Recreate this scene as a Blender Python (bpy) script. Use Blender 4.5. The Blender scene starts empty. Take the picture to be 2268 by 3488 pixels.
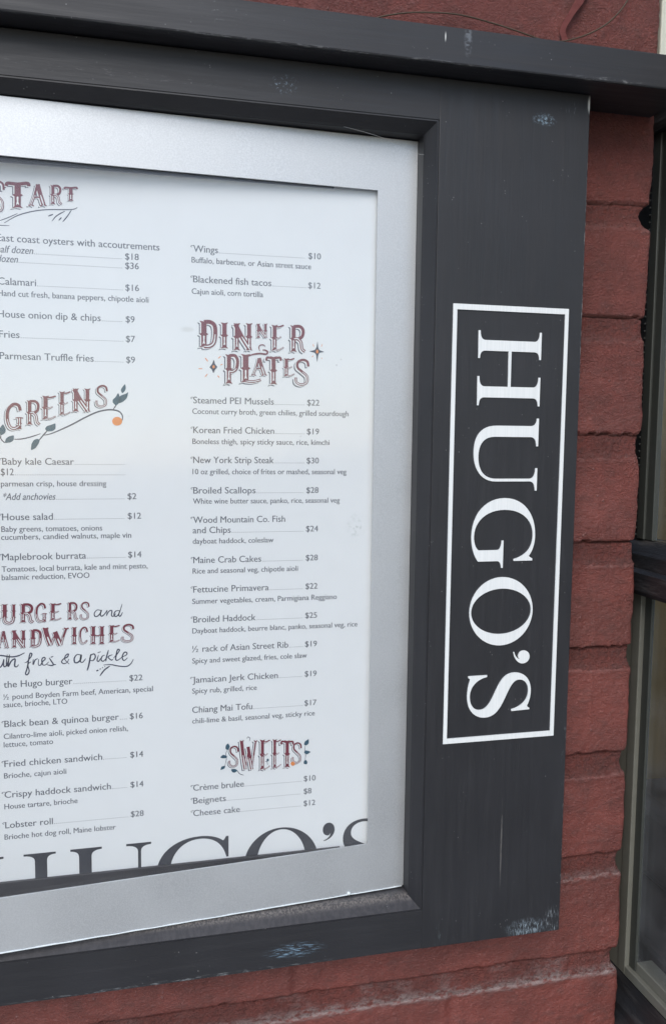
import bpy, bmesh, math, random
from mathutils import Vector, Matrix, noise as mn
from math import radians as R_

random.seed(4)
sc = bpy.context.scene
col = sc.collection

# ------------------------------------------------------------------ camera
cd = bpy.data.cameras.new("camera"); cam = bpy.data.objects.new("camera", cd); col.objects.link(cam)
cd.sensor_fit = 'VERTICAL'; cd.sensor_height = 24.0; cd.sensor_width = 24.0
cd.lens = 20.305; cd.clip_start = 0.01; cd.clip_end = 500
Rm = ((0.971162, -0.01173, -0.23813), (-0.010766, 0.995613, -0.092948), (0.238176, 0.092832, 0.966775))
right = Vector((Rm[0][0], Rm[0][2], -Rm[0][1])); up = -Vector((Rm[1][0], Rm[1][2], -Rm[1][1])); back = -Vector((Rm[2][0], Rm[2][2], -Rm[2][1]))
mt = Matrix((right, up, back)).transposed().to_4x4(); mt.translation = Vector((0, -0.458, 0))
cam.matrix_world = mt
sc.camera = cam

# ------------------------------------------------------------------ sky, sun, exposure
SUN_EL, SUN_AZ = 40, 200       # azimuth measured clockwise from +Y (the wall faces -Y)
w = bpy.data.worlds.new("World"); sc.world = w; w.use_nodes = True
wn = w.node_tree; bg = wn.nodes['Background']
sky = wn.nodes.new('ShaderNodeTexSky'); sky.sky_type = 'NISHITA'; sky.sun_disc = False
sky.sun_elevation = R_(SUN_EL); sky.sun_rotation = R_(SUN_AZ); sky.air_density = 1.0; sky.dust_density = 1.0; sky.ozone_density = 1.0
wn.links.new(sky.outputs[0], bg.inputs[0]); bg.inputs[1].default_value = 0.12
sl = bpy.data.lights.new("sun", 'SUN'); so = bpy.data.objects.new("sun", sl); col.objects.link(so)
sl.energy = 1.2; sl.angle = R_(40); sl.color = (1.0, 0.965, 0.915)
sd = Vector((math.sin(R_(SUN_AZ)) * math.cos(R_(SUN_EL)), math.cos(R_(SUN_AZ)) * math.cos(R_(SUN_EL)), math.sin(R_(SUN_EL))))
so.rotation_euler = sd.to_track_quat('Z', 'Y').to_euler()
sc.view_settings.view_transform = 'Standard'; sc.view_settings.look = 'None'; sc.view_settings.gamma = 1.0
sc.view_settings.exposure = 0.64
sc.cycles.max_bounces = 8; sc.cycles.transparent_max_bounces = 12

# ------------------------------------------------------------------ helpers
def tag(o, label=None, cat=None, group=None, kind=None):
    if label: o['label'] = label
    if cat: o['category'] = cat
    if group: o['group'] = group
    if kind: o['kind'] = kind
    return o
def empty(name, loc=(0, 0, 0)):
    o = bpy.data.objects.new(name, None); col.objects.link(o); o.location = loc; o.empty_display_size = .02
    return o
def link(name, me, mat, parent=None):
    o = bpy.data.objects.new(name, me); col.objects.link(o)
    for m in (mat if isinstance(mat, (list, tuple)) else [mat]):
        me.materials.append(m)
    if parent is not None:
        o.parent = parent
        p = parent; off = Vector((0, 0, 0))
        while p is not None:
            off += p.location; p = p.parent
        o.location = -off
    return o
def build(name, bm, mat, parent=None, smooth=False):
    me = bpy.data.meshes.new(name); bm.to_mesh(me); bm.free()
    if smooth:
        for p in me.polygons: p.use_smooth = True
    return link(name, me, mat, parent)
def box(bm, x0, x1, y0, y1, z0, z1, bevel=0, seg=2):
    r = bmesh.ops.create_cube(bm, size=1)
    vs = r['verts']
    for v in vs:
        v.co = Vector((x0 + (v.co.x + .5) * (x1 - x0), y0 + (v.co.y + .5) * (y1 - y0), z0 + (v.co.z + .5) * (z1 - z0)))
    if bevel:
        es = list({e for v in vs for e in v.link_edges})
        bmesh.ops.bevel(bm, geom=es, offset=bevel, segments=seg, affect='EDGES', profile=.5)
    return bm
def boxobj(name, dims, mat, parent=None, bevel=0):
    bm = bmesh.new(); box(bm, *dims, bevel=bevel)
    return build(name, bm, mat, parent)
def tube(bm, pts, r, n=8):
    rings = []
    P = [Vector(p) for p in pts]
    for i, p in enumerate(P):
        t = (P[min(i + 1, len(P) - 1)] - P[max(i - 1, 0)]).normalized()
        a = t.cross(Vector((0, 1, 0)))
        if a.length < 1e-4: a = t.cross(Vector((1, 0, 0)))
        a.normalize(); b = t.cross(a)
        rr = r[i] if isinstance(r, (list, tuple)) else r
        rings.append([bm.verts.new(p + a * math.cos(k * 2 * math.pi / n) * rr + b * math.sin(k * 2 * math.pi / n) * rr) for k in range(n)])
    for i in range(len(rings) - 1):
        for k in range(n):
            bm.faces.new((rings[i][k], rings[i][(k + 1) % n], rings[i + 1][(k + 1) % n], rings[i + 1][k]))
    bm.faces.new(rings[0][::-1]); bm.faces.new(rings[-1])
def spline(pts, n=6):
    out = []
    P = [Vector(p) for p in pts]
    if len(P) < 3: return [P[0].lerp(P[-1], i / n) for i in range(n + 1)]
    for i in range(len(P) - 1):
        p0 = P[max(i - 1, 0)]; p1 = P[i]; p2 = P[i + 1]; p3 = P[min(i + 2, len(P) - 1)]
        for k in range(n):
            t = k / n
            out.append(.5 * ((2 * p1) + (p2 - p0) * t + (2 * p0 - 5 * p1 + 4 * p2 - p3) * t * t + (3 * p1 - p0 - 3 * p2 + p3) * t ** 3))
    out.append(P[-1])
    return out
def prism_along(name, prof, axis, a, b, mat, parent, smooth=False):
    """prof: list of (u, v) closed polygon; axis 'y': u->x v->z swept a..b in y."""
    bm = bmesh.new()
    f = (lambda u, v, s: (u, s, v)) if axis == 'y' else (lambda u, v, s: (s, u, v)) if axis == 'x' else (lambda u, v, s: (u, v, s))
    A = [bm.verts.new(f(u, v, a)) for u, v in prof]; B = [bm.verts.new(f(u, v, b)) for u, v in prof]
    n = len(prof)
    for i in range(n): bm.faces.new((A[i], A[(i + 1) % n], B[(i + 1) % n], B[i]))
    bm.faces.new(A[::-1]); bm.faces.new(B)
    bmesh.ops.recalc_face_normals(bm, faces=bm.faces)
    return build(name, bm, mat, parent, smooth)

# ------------------------------------------------------------------ materials
class N:
    """small node-graph helper"""
    def __init__(s, name, **kw):
        s.m = bpy.data.materials.new(name); s.m.use_nodes = True; s.t = s.m.node_tree
        s.b = s.t.nodes['Principled BSDF']
        for k, v in kw.items():
            k = k.replace('_', ' ')
            s.b.inputs[k].default_value = (*v, 1) if isinstance(v, tuple) else v
    def node(s, t, **kw):
        n = s.t.nodes.new(t)
        for k, v in kw.items(): setattr(n, k, v)
        return n
    def link(s, a, b): s.t.links.new(a, b)
    def pos(s):
        return s.node('ShaderNodeNewGeometry').outputs['Position']
    def scaled(s, vec, sc_):
        n = s.node('ShaderNodeVectorMath', operation='MULTIPLY'); s.link(vec, n.inputs[0]); n.inputs[1].default_value = sc_
        return n.outputs[0]
    def noise(s, vec, scale, detail=3, rough=.6, stretch=(1, 1, 1), dist=0):
        n = s.node('ShaderNodeTexNoise'); n.inputs['Scale'].default_value = scale; n.inputs['Detail'].default_value = detail
        n.inputs['Roughness'].default_value = rough; n.inputs['Distortion'].default_value = dist
        s.link(s.scaled(vec, stretch), n.inputs['Vector'])
        return n.outputs['Fac']
    def ramp(s, fac, a, b, lo=0.0, hi=1.0):
        n = s.node('ShaderNodeMapRange'); n.interpolation_type = 'SMOOTHSTEP'
        s.link(fac, n.inputs['Value']); n.inputs['From Min'].default_value = a; n.inputs['From Max'].default_value = b
        n.inputs['To Min'].default_value = lo; n.inputs['To Max'].default_value = hi
        return n.outputs['Result']
    def math(s, op, a, b=None, clamp=False):
        n = s.node('ShaderNodeMath', operation=op); n.use_clamp = clamp
        for i, v in enumerate((a, b)):
            if v is None: continue
            if isinstance(v, (int, float)): n.inputs[i].default_value = v
            else: s.link(v, n.inputs[i])
        return n.outputs[0]
    def mix(s, fac, a, b):
        n = s.node('ShaderNodeMix', data_type='RGBA')
        for i, v in ((0, fac), (6, a), (7, b)):
            if isinstance(v, (int, float)): n.inputs[i].default_value = v
            elif isinstance(v, tuple): n.inputs[i].default_value = (*v, 1)
            else: s.link(v, n.inputs[i])
        return n.outputs[2]
    def col(s, c): s.link(c, s.b.inputs['Base Color'])
    def rough(s, c): s.link(c, s.b.inputs['Roughness'])
    def bump(s, h, dist, strength=1.0):
        n = s.node('ShaderNodeBump'); n.inputs['Distance'].default_value = dist; n.inputs['Strength'].default_value = strength
        s.link(h, n.inputs['Height']); s.link(n.outputs[0], s.b.inputs['Normal'])
    def spot(s, vec, c, r, grow=1.0):
        """1 inside the ellipsoid at c with radii r, 0 outside"""
        a = s.node('ShaderNodeVectorMath', operation='SUBTRACT'); s.link(vec, a.inputs[0]); a.inputs[1].default_value = c
        b = s.node('ShaderNodeVectorMath', operation='MULTIPLY'); s.link(a.outputs[0], b.inputs[0]); b.inputs[1].default_value = [1 / q for q in r]
        l = s.node('ShaderNodeVectorMath', operation='LENGTH'); s.link(b.outputs[0], l.inputs[0])
        return s.ramp(l.outputs['Value'], 0.25, 1.0, 1.0, 0.0)

def paint_black(name, stretch, scuffs=(), base=(.019, .0195, .0228), dust=True):
    m = N(name, Roughness=.5)
    p = m.pos()
    grain = m.noise(p, 260, 4, .65, stretch)
    big = m.noise(p, 14, 3, .6)
    c = m.mix(m.ramp(big, .3, .75), base, tuple(v * 1.28 for v in base))
    c = m.mix(m.ramp(grain, .5, .8, 0, .16), c, (.06, .06, .066))
    # pale dust specks
    v = m.node('ShaderNodeTexVoronoi'); v.inputs['Scale'].default_value = 330; m.link(p, v.inputs['Vector'])
    sp = m.math('MULTIPLY', m.ramp(v.outputs['Distance'], .06, .14, 1, 0), m.ramp(m.noise(p, 60, 2), .55, .68))
    c = m.mix(m.math('MULTIPLY', sp, .6), c, (.3, .3, .3))
    if dust:     # dust settled on the upward faces
        g = m.node('ShaderNodeNewGeometry'); sx = m.node('ShaderNodeSeparateXYZ'); m.link(g.outputs['True Normal'], sx.inputs[0])
        d = m.math('MULTIPLY', m.ramp(sx.outputs['Z'], .25, .7), m.ramp(m.noise(p, 420, 4, .7, (1, .5, .5)), .4, .62, .3, .62))
        c = m.mix(d, c, (.07, .066, .07))
        e = m.math('MULTIPLY', m.math('MULTIPLY', m.ramp(sx.outputs['Z'], .25, .7), m.spot(p, (.06, .0085, -.2738), (.3, .006, .0045))), m.ramp(m.noise(p, 1100, 4, .75, (1, .6, .6)), .42, .62, .1, .9))
        c = m.mix(e, c, (.2, .18, .165))
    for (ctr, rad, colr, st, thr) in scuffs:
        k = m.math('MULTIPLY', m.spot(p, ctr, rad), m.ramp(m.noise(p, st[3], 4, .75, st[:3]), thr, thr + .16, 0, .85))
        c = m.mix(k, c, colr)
    m.col(c)
    m.rough(m.ramp(grain, .2, .8, .42, .6))
    m.bump(grain, .0004, .35)
    return m.m
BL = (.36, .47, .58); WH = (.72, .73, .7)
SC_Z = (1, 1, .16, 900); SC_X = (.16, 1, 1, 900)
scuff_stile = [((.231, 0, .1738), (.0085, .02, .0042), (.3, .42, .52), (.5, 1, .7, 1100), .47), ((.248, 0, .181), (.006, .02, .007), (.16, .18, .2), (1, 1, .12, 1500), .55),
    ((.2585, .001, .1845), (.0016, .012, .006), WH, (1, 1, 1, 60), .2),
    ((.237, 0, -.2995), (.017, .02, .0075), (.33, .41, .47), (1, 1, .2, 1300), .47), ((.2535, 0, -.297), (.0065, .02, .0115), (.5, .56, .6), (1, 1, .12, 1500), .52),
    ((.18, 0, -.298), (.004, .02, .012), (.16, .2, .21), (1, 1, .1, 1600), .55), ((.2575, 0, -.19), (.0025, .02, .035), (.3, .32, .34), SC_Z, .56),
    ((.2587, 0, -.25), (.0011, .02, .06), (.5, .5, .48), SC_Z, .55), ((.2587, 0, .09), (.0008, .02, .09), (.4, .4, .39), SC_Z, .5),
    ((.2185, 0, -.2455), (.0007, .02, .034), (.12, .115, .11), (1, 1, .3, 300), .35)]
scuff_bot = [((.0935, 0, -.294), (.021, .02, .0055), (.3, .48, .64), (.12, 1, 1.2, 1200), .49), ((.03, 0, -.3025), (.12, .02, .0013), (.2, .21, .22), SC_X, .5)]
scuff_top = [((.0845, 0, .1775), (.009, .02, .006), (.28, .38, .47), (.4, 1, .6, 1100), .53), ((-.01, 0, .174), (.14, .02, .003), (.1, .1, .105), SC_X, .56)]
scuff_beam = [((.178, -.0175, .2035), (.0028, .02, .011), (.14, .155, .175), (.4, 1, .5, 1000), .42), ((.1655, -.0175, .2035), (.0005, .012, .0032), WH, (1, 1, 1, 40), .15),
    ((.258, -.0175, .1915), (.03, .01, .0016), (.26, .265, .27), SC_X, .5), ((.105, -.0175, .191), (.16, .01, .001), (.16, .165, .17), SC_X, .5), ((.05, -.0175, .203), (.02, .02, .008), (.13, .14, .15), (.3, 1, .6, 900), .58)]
M_stile = paint_black('black_paint_upright', (1, 1, .06), scuff_stile)
M_rail_b = paint_black('black_paint_bottom', (.06, 1, 1), scuff_bot)
M_rail_t = paint_black('black_paint_top', (.06, 1, 1), scuff_top)
M_beam = paint_black('black_paint_ledge', (.05, 1, 1), scuff_beam)
M_bead_v = paint_black('black_paint_bead_upright', (1, 1, .06), [])
M_bead_h = paint_black('black_paint_bead_level', (.06, 1, 1), [])

def silver():
    m = N('silver_powder_coat', Base_Color=(.58, .6, .615), Metallic=.68, Roughness=.5)
    p = m.pos()
    f = m.noise(p, 1500, 2, .6); b = m.noise(p, 25, 3)
    m.col(m.mix(m.ramp(f, .35, .68), m.mix(m.ramp(b, .3, .7), (.54, .56, .575), (.58, .6, .615)), (.63, .65, .665)))
    m.rough(m.ramp(b, .2, .8, .5, .58)); m.bump(f, .0002, .15)
    return m.m
M_silver = silver()
def brushed():
    m = N('brushed_aluminium', Metallic=0.0, Roughness=.4)
    p = m.pos(); f = m.noise(p, 1100, 3, .7, (1, 1, .015))
    m.col(m.mix(m.ramp(f, .3, .7), (.76, .79, .79), (.84, .86, .86))); m.bump(f, .0001, .3)
    return m.m
M_brushed = brushed()
def paper():
    m = N('white_paper', Roughness=.6)
    p = m.pos()
    c = m.mix(m.noise(p, 9, 3), (.77, .79, .825), (.81, .83, .86))
    v = m.node('ShaderNodeTexVoronoi'); v.inputs['Scale'].default_value = 75; m.link(p, v.inputs['Vector'])
    sp = m.math('MULTIPLY', m.ramp(v.outputs['Distance'], .025, .06, 1, 0), m.ramp(m.noise(p, 40, 2), .6, .66))
    c = m.mix(m.math('MULTIPLY', sp, .6), c, (.3, .3, .32))
    k = m.math('MULTIPLY', m.spot(p, (.131, .0195, -.054), (.007, .02, .009)), m.ramp(m.noise(p, 500, 4, .7), .5, .62, 0, .5))
    c = m.mix(k, c, (.4, .45, .43))
    k = m.math('MULTIPLY', m.spot(p, (.036, .0195, .0535), (.005, .02, .002)), .35)
    c = m.mix(k, c, (.5, .5, .48))
    m.col(c); m.bump(m.noise(p, 30, 3), .0006, .25)
    return m.m
M_paper = paper()
def flat(name, c, rough=.6, **kw):
    m = N(name, Base_Color=c, Roughness=rough, **kw)
    p = m.pos(); m.col(m.mix(m.noise(p, 180, 3), tuple(v * .88 for v in c), tuple(min(1, v * 1.12) for v in c)))
    return m.m
M_ink = flat('grey_ink', (.12, .13, .16)); M_bigink = flat('black_ink', (.035, .037, .05))
M_maroon = flat('maroon_ink', (.16, .012, .034)); M_navy = flat('navy_ink', (.035, .04, .08)); M_teal = flat('teal_ink', (.015, .075, .125))
M_orange = flat('orange_ink', (.75, .25, .07)); M_white = flat('paper_white_inline', (.8, .81, .83)); M_shadow = flat('grey_shadow_ink', (.085, .085, .125))
M_strip = flat('dark_retaining_strip', (.03, .028, .035), .4); M_back = flat('dark_backing_board', (.04, .04, .045))
M_edge_hl = flat('white_edge_highlight', (.72, .78, .8), .35)
def glass(name, ior=1.5, film=0.0):
    m = bpy.data.materials.new(name); m.use_nodes = True; t = m.node_tree; t.nodes.clear()
    o = t.nodes.new('ShaderNodeOutputMaterial'); mx = t.nodes.new('ShaderNodeMixShader'); tr = t.nodes.new('ShaderNodeBsdfTransparent'); gl = t.nodes.new('ShaderNodeBsdfGlossy')
    gl.inputs['Roughness'].default_value = .09; fr = t.nodes.new('ShaderNodeFresnel'); fr.inputs['IOR'].default_value = ior
    tr.inputs[0].default_value = (.985, .99, .985, 1)
    ge = t.nodes.new('ShaderNodeNewGeometry'); mr = t.nodes.new('ShaderNodeMapRange')        # same reflection from either side of the sheet
    mr.inputs['To Min'].default_value = ior; mr.inputs['To Max'].default_value = 1 / ior
    t.links.new(ge.outputs['Backfacing'], mr.inputs['Value']); t.links.new(mr.outputs[0], fr.inputs['IOR'])
    t.links.new(fr.outputs[0], mx.inputs[0]); t.links.new(tr.outputs[0], mx.inputs[1]); t.links.new(gl.outputs[0], mx.inputs[2]); t.links.new(mx.outputs[0], o.inputs[0])
    if film:                                   # pale uneven veil, haze put into the glass to wash out what is behind
        df = t.nodes.new('ShaderNodeBsdfDiffuse'); df.inputs[0].default_value = (.8, .82, .84, 1)
        nt = t.nodes.new('ShaderNodeTexNoise'); nt.inputs['Scale'].default_value = 22; nt.inputs['Detail'].default_value = 5; nt.inputs['Distortion'].default_value = 1.2
        t.links.new(ge.outputs['Position'], nt.inputs['Vector'])
        m2 = t.nodes.new('ShaderNodeMapRange'); m2.inputs['From Min'].default_value = .35; m2.inputs['From Max'].default_value = .75; m2.inputs['To Min'].default_value = film * .3; m2.inputs['To Max'].default_value = film
        t.links.new(nt.outputs['Fac'], m2.inputs['Value'])
        mx2 = t.nodes.new('ShaderNodeMixShader'); t.links.new(m2.outputs[0], mx2.inputs[0]); t.links.new(mx.outputs[0], mx2.inputs[1]); t.links.new(df.outputs[0], mx2.inputs[2]); t.links.new(mx2.outputs[0], o.inputs[0])
    return m
M_glass = glass('clear_glazing'); M_glazing = glass('veiled_glazing', 1.5, .03)
def brick():
    m = N('red_painted_brick', Roughness=.5)
    p = m.pos()
    at = m.node('ShaderNodeAttribute', attribute_name='wear_lit'); mo = m.node('ShaderNodeAttribute', attribute_name='joint')  # worn grey paint low down, painted-in light on the upper lips
    big = m.noise(p, 26, 4, .65); fine = m.noise(p, 700, 4, .7, (.8, 1, 1.25), .6); mid = m.noise(p, 150, 4, .65, (.7, 1, 1.2))
    c = m.mix(m.ramp(big, .32, .68), (.145, .043, .035), (.212, .058, .046))
    c = m.mix(m.ramp(mid, .48, .7, 0, .45), c, (.11, .046, .04))
    c = m.mix(m.ramp(fine, .53, .7, 0, .38), c, (.3, .13, .115))
    c = m.mix(m.math('MULTIPLY', mo.outputs['Fac'], m.ramp(m.noise(p, 320, 3, .7), .3, .65, .0, .28)), c, (.125, .06, .054))
    k = m.math('MULTIPLY', at.outputs['Fac'], m.ramp(m.noise(p, 420, 4, .7, (.5, 1, 1)), .36, .58), True)
    c = m.mix(k, c, (.27, .2, .19))
    v = m.node('ShaderNodeTexVoronoi'); v.inputs['Scale'].default_value = 190; m.link(p, v.inputs['Vector'])     # chips and blisters in the paint
    ch = m.math('MULTIPLY', m.ramp(v.outputs['Distance'], .08, .2, 1, 0), m.ramp(m.noise(p, 70, 2), .56, .66))
    c = m.mix(m.math('MULTIPLY', ch, .45), c, (.3, .17, .16))
    m.col(c); m.rough(m.ramp(mid, .3, .7, .32, .55))
    h = m.math('ADD', m.math('MULTIPLY', fine, .8), m.math('ADD', m.math('MULTIPLY', mid, .8), m.math('MULTIPLY', ch, .35)))
    h = m.math('ADD', h, m.math('MULTIPLY', mo.outputs['Fac'], m.math('MULTIPLY', m.noise(p, 480, 4, .7, (.7, 1, 1.3)), 1.3)))
    # some faces keep a stippled coat, others are brushed nearly smooth and glossier
    pz = m.node('ShaderNodeSeparateXYZ'); m.link(p, pz.inputs[0])
    k = m.ramp(m.math('ADD', m.noise(p, 16, 3, .6), m.math('MULTIPLY', pz.outputs['Z'], .45)), .36, .58, .5, 1.0)
    k = m.math('MAXIMUM', k, mo.outputs['Fac'])
    m.bump(m.math('MULTIPLY', m.math('SUBTRACT', m.math('SUBTRACT', h, .8), m.math('MULTIPLY', mo.outputs['Fac'], .62)), k), .0021, 1.0)
    return m.m
M_brick = brick()
M_cable = flat('brown_cable', (.07, .05, .032), .6)
M_flake = flat('peeling_red_paint', (.3, .1, .09), .5)
M_olive = flat('olive_grey_frame', (.17, .17, .145), .4); M_olive_d = flat('dark_olive_frame', (.05, .054, .048), .45)
M_olive_j = flat('olive_jamb', (.24, .24, .2), .5); M_baypane = glass('hazy_window_glass', 1.5, .07)
M_pale = flat('pale_sage_frame', (.72, .73, .62), .5)
M_gasket = flat('black_rubber_gasket', (.02, .02, .022), .5); M_dot = flat('grey_gasket_bump', (.07, .075, .07), .5)
def oldblack():
    m = N('weathered_black_wood', Roughness=.42); p = m.pos()
    f = m.noise(p, 60, 5, .7, (1, .25, 1.5)); m.col(m.mix(m.ramp(f, .45, .75), (.018, .018, .02), (.085, .08, .078))); m.bump(f, .003, .6)
    return m.m
M_oldblack = oldblack()
def curtain_m():
    m = N('tan_blind', Roughness=.8); p = m.pos()
    f = m.noise(p, 40, 3, .6, (1, 1, .05)); m.col(m.mix(f, (.5, .38, .17), (.6, .47, .24)))
    return m.m
M_curtain = curtain_m()
M_dark_refl = flat('dark_reflection', (.03, .03, .033), .45)
def ground(name, a, b, sc_):
    m = N(name, Roughness=.85); p = m.pos(); f = m.noise(p, sc_, 6, .7); m.col(m.mix(m.ramp(f, .3, .7), a, b)); m.bump(f, .004, .4); return m.m
M_pave = ground('pavement_concrete', (.27, .265, .25), (.38, .37, .35), 18); M_road = ground('asphalt', (.045, .045, .047), (.07, .07, .07), 60)
# lettering on the menu page: (style, text, left mm, baseline mm, right mm, price)
LINES=[
 ('n', 'East coast oysters with accoutrements', -59.3, 94.0, 21.6, None),
 ('i', 'half dozen', -59.7, 88.4, -42.1, '$18'),
 ('i', 'dozen', -59.5, 83.7, -49.6, '$36'),
 ('n', 'Calamari', -59.2, 72.4, -40.7, '$16'),
 ('d', 'Hand cut fresh, banana peppers, chipotle aioli', -59.3, 66.7, 15.7, None),
 ('n', 'House onion dip & chips', -59.6, 56.0, -8.9, '$9'),
 ('n', 'Fries', -59.2, 45.8, -49.3, '$7'),
 ('n', 'Parmesan Truffle fries', -59.1, 34.9, -12.7, '$9'),
 ('n', 'Baby kale Caesar', -59.1, -19.3, -23.5, '.'),
 ('n', '$12', -59.9, -24.8, -53.6, '.'),
 ('d', 'parmesan crisp, house dressing', -60.0, -30.6, -7.1, None),
 ('i', '*Add anchovies', -59.6, -37.7, -33.4, '$2'),
 ('n', 'House salad', -59.8, -48.3, -34.6, '$12'),
 ('d', 'Baby greens, tomatoes, onions', -60.3, -54.4, -9.5, None),
 ('d', 'cucumbers, candied walnuts, maple vin', -60.5, -58.6, 5.6, None),
 ('n', 'Maplebrook burrata', -60.3, -69.4, -18.0, '$14'),
 ('d', 'Tomatoes, local burrata, kale and mint pesto,', -60.6, -75.5, 14.1, None),
 ('d', 'balsamic reduction, EVOO', -60.7, -79.9, -16.4, None),
 ('n', 'the Hugo burger', -61.0, -137.7, -26.1, '$22'),
 ('d', '½ pound Boyden Farm beef, American, special', -61.3, -144.2, 16.4, None),
 ('d', 'sauce, brioche, LTO', -61.4, -148.4, -28.9, None),
 ('n', 'Black bean & quinoa burger', -61.1, -159.2, -2.0, '$16'),
 ('d', 'Cilantro-lime aioli, picked onion relish,', -61.6, -165.7, 2.7, None),
 ('d', 'lettuce, tomato', -61.7, -170.2, -36.6, None),
 ('n', 'Fried chicken sandwich', -61.6, -181.1, -11.1, '$14'),
 ('d', 'Brioche, cajun aioli', -61.9, -187.4, -30.0, None),
 ('n', 'Crispy haddock sandwich', -61.9, -198.2, -6.7, '$14'),
 ('d', 'House tartare, brioche', -62.1, -204.5, -24.4, None),
 ('n', 'Lobster roll', -61.9, -215.2, -37.5, '$28'),
 ('d', 'Brioche hot dog roll, Maine lobster', -62.4, -221.5, -4.3, None),
 ('n', 'Wings', 39.3, 94.4, 52.4, '$10'),
 ('d', 'Buffalo, barbecue, or Asian street sauce', 38.4, 88.8, 103.5, None),
 ('n', 'Blackened fish tacos', 39.2, 78.5, 81.4, '$12'),
 ('d', 'Cajun aioli, corn tortilla', 38.4, 72.4, 76.9, None),
 ('n', 'Steamed PEI Mussels', 39.0, 14.2, 83.1, '$22'),
 ('d', 'Coconut curry broth, green chilies, grilled sourdough', 38.5, 8.5, 125.9, None),
 ('n', 'Korean Fried Chicken', 39.0, -1.9, 83.4, '$19'),
 ('d', 'Boneless thigh, spicy sticky sauce, rice, kimchi', 38.5, -7.8, 115.0, None),
 ('n', 'New York Strip Steak', 38.9, -18.2, 83.3, '$30'),
 ('d', '10 oz grilled, choice of frites or mashed, seasonal veg', 38.5, -24.3, 125.1, None),
 ('n', 'Broiled Scallops', 38.9, -34.9, 73.1, '$28'),
 ('d', 'White wine butter sauce, panko, rice, seasonal veg', 38.7, -40.5, 121.4, None),
 ('n', 'Wood Mountain Co. Fish', 38.8, -51.1, 89.9, None),
 ('n', 'and Chips', 38.5, -56.8, 59.3, '$24'),
 ('d', 'dayboat haddock, coleslaw', 38.5, -62.6, 83.4, None),
 ('n', 'Maine Crab Cakes', 38.8, -73.4, 76.4, '$28'),
 ('d', 'Rice and seasonal veg, chipotle aioli', 38.4, -79.2, 97.5, None),
 ('n', 'Fettucine Primavera', 38.7, -89.8, 80.8, '$22'),
 ('d', 'Summer vegetables, cream, Parmigiana Reggiano', 38.1, -96.2, 120.4, None),
 ('n', 'Broiled Haddock', 38.7, -106.7, 73.4, '$25'),
 ('d', 'Dayboat haddock, beurre blanc, panko, seasonal veg, rice', 38.1, -112.8, 132.9, None),
 ('n', '½ rack of Asian Street Rib', 38.0, -123.4, 92.2, '$19'),
 ('d', 'Spicy and sweet glazed, fries, cole slaw', 38.0, -129.8, 103.1, None),
 ('n', 'Jamaican Jerk Chicken', 38.2, -140.9, 86.3, '$19'),
 ('d', 'Spicy rub, grilled, rice', 37.9, -147.0, 74.2, None),
 ('n', 'Chiang Mai Tofu', 37.9, -158.1, 71.7, '$17'),
 ('d', 'chili-lime & basil, seasonal veg, sticky rice', 37.9, -164.2, 108.1, None),
 ('n', 'Crème brulee', 38.3, -203.3, 67.0, '$10'),
 ('n', 'Beignets', 38.3, -210.9, 56.7, '$8'),
 ('n', 'Cheese cake', 38.3, -218.2, 64.7, '$12'),
]
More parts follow.
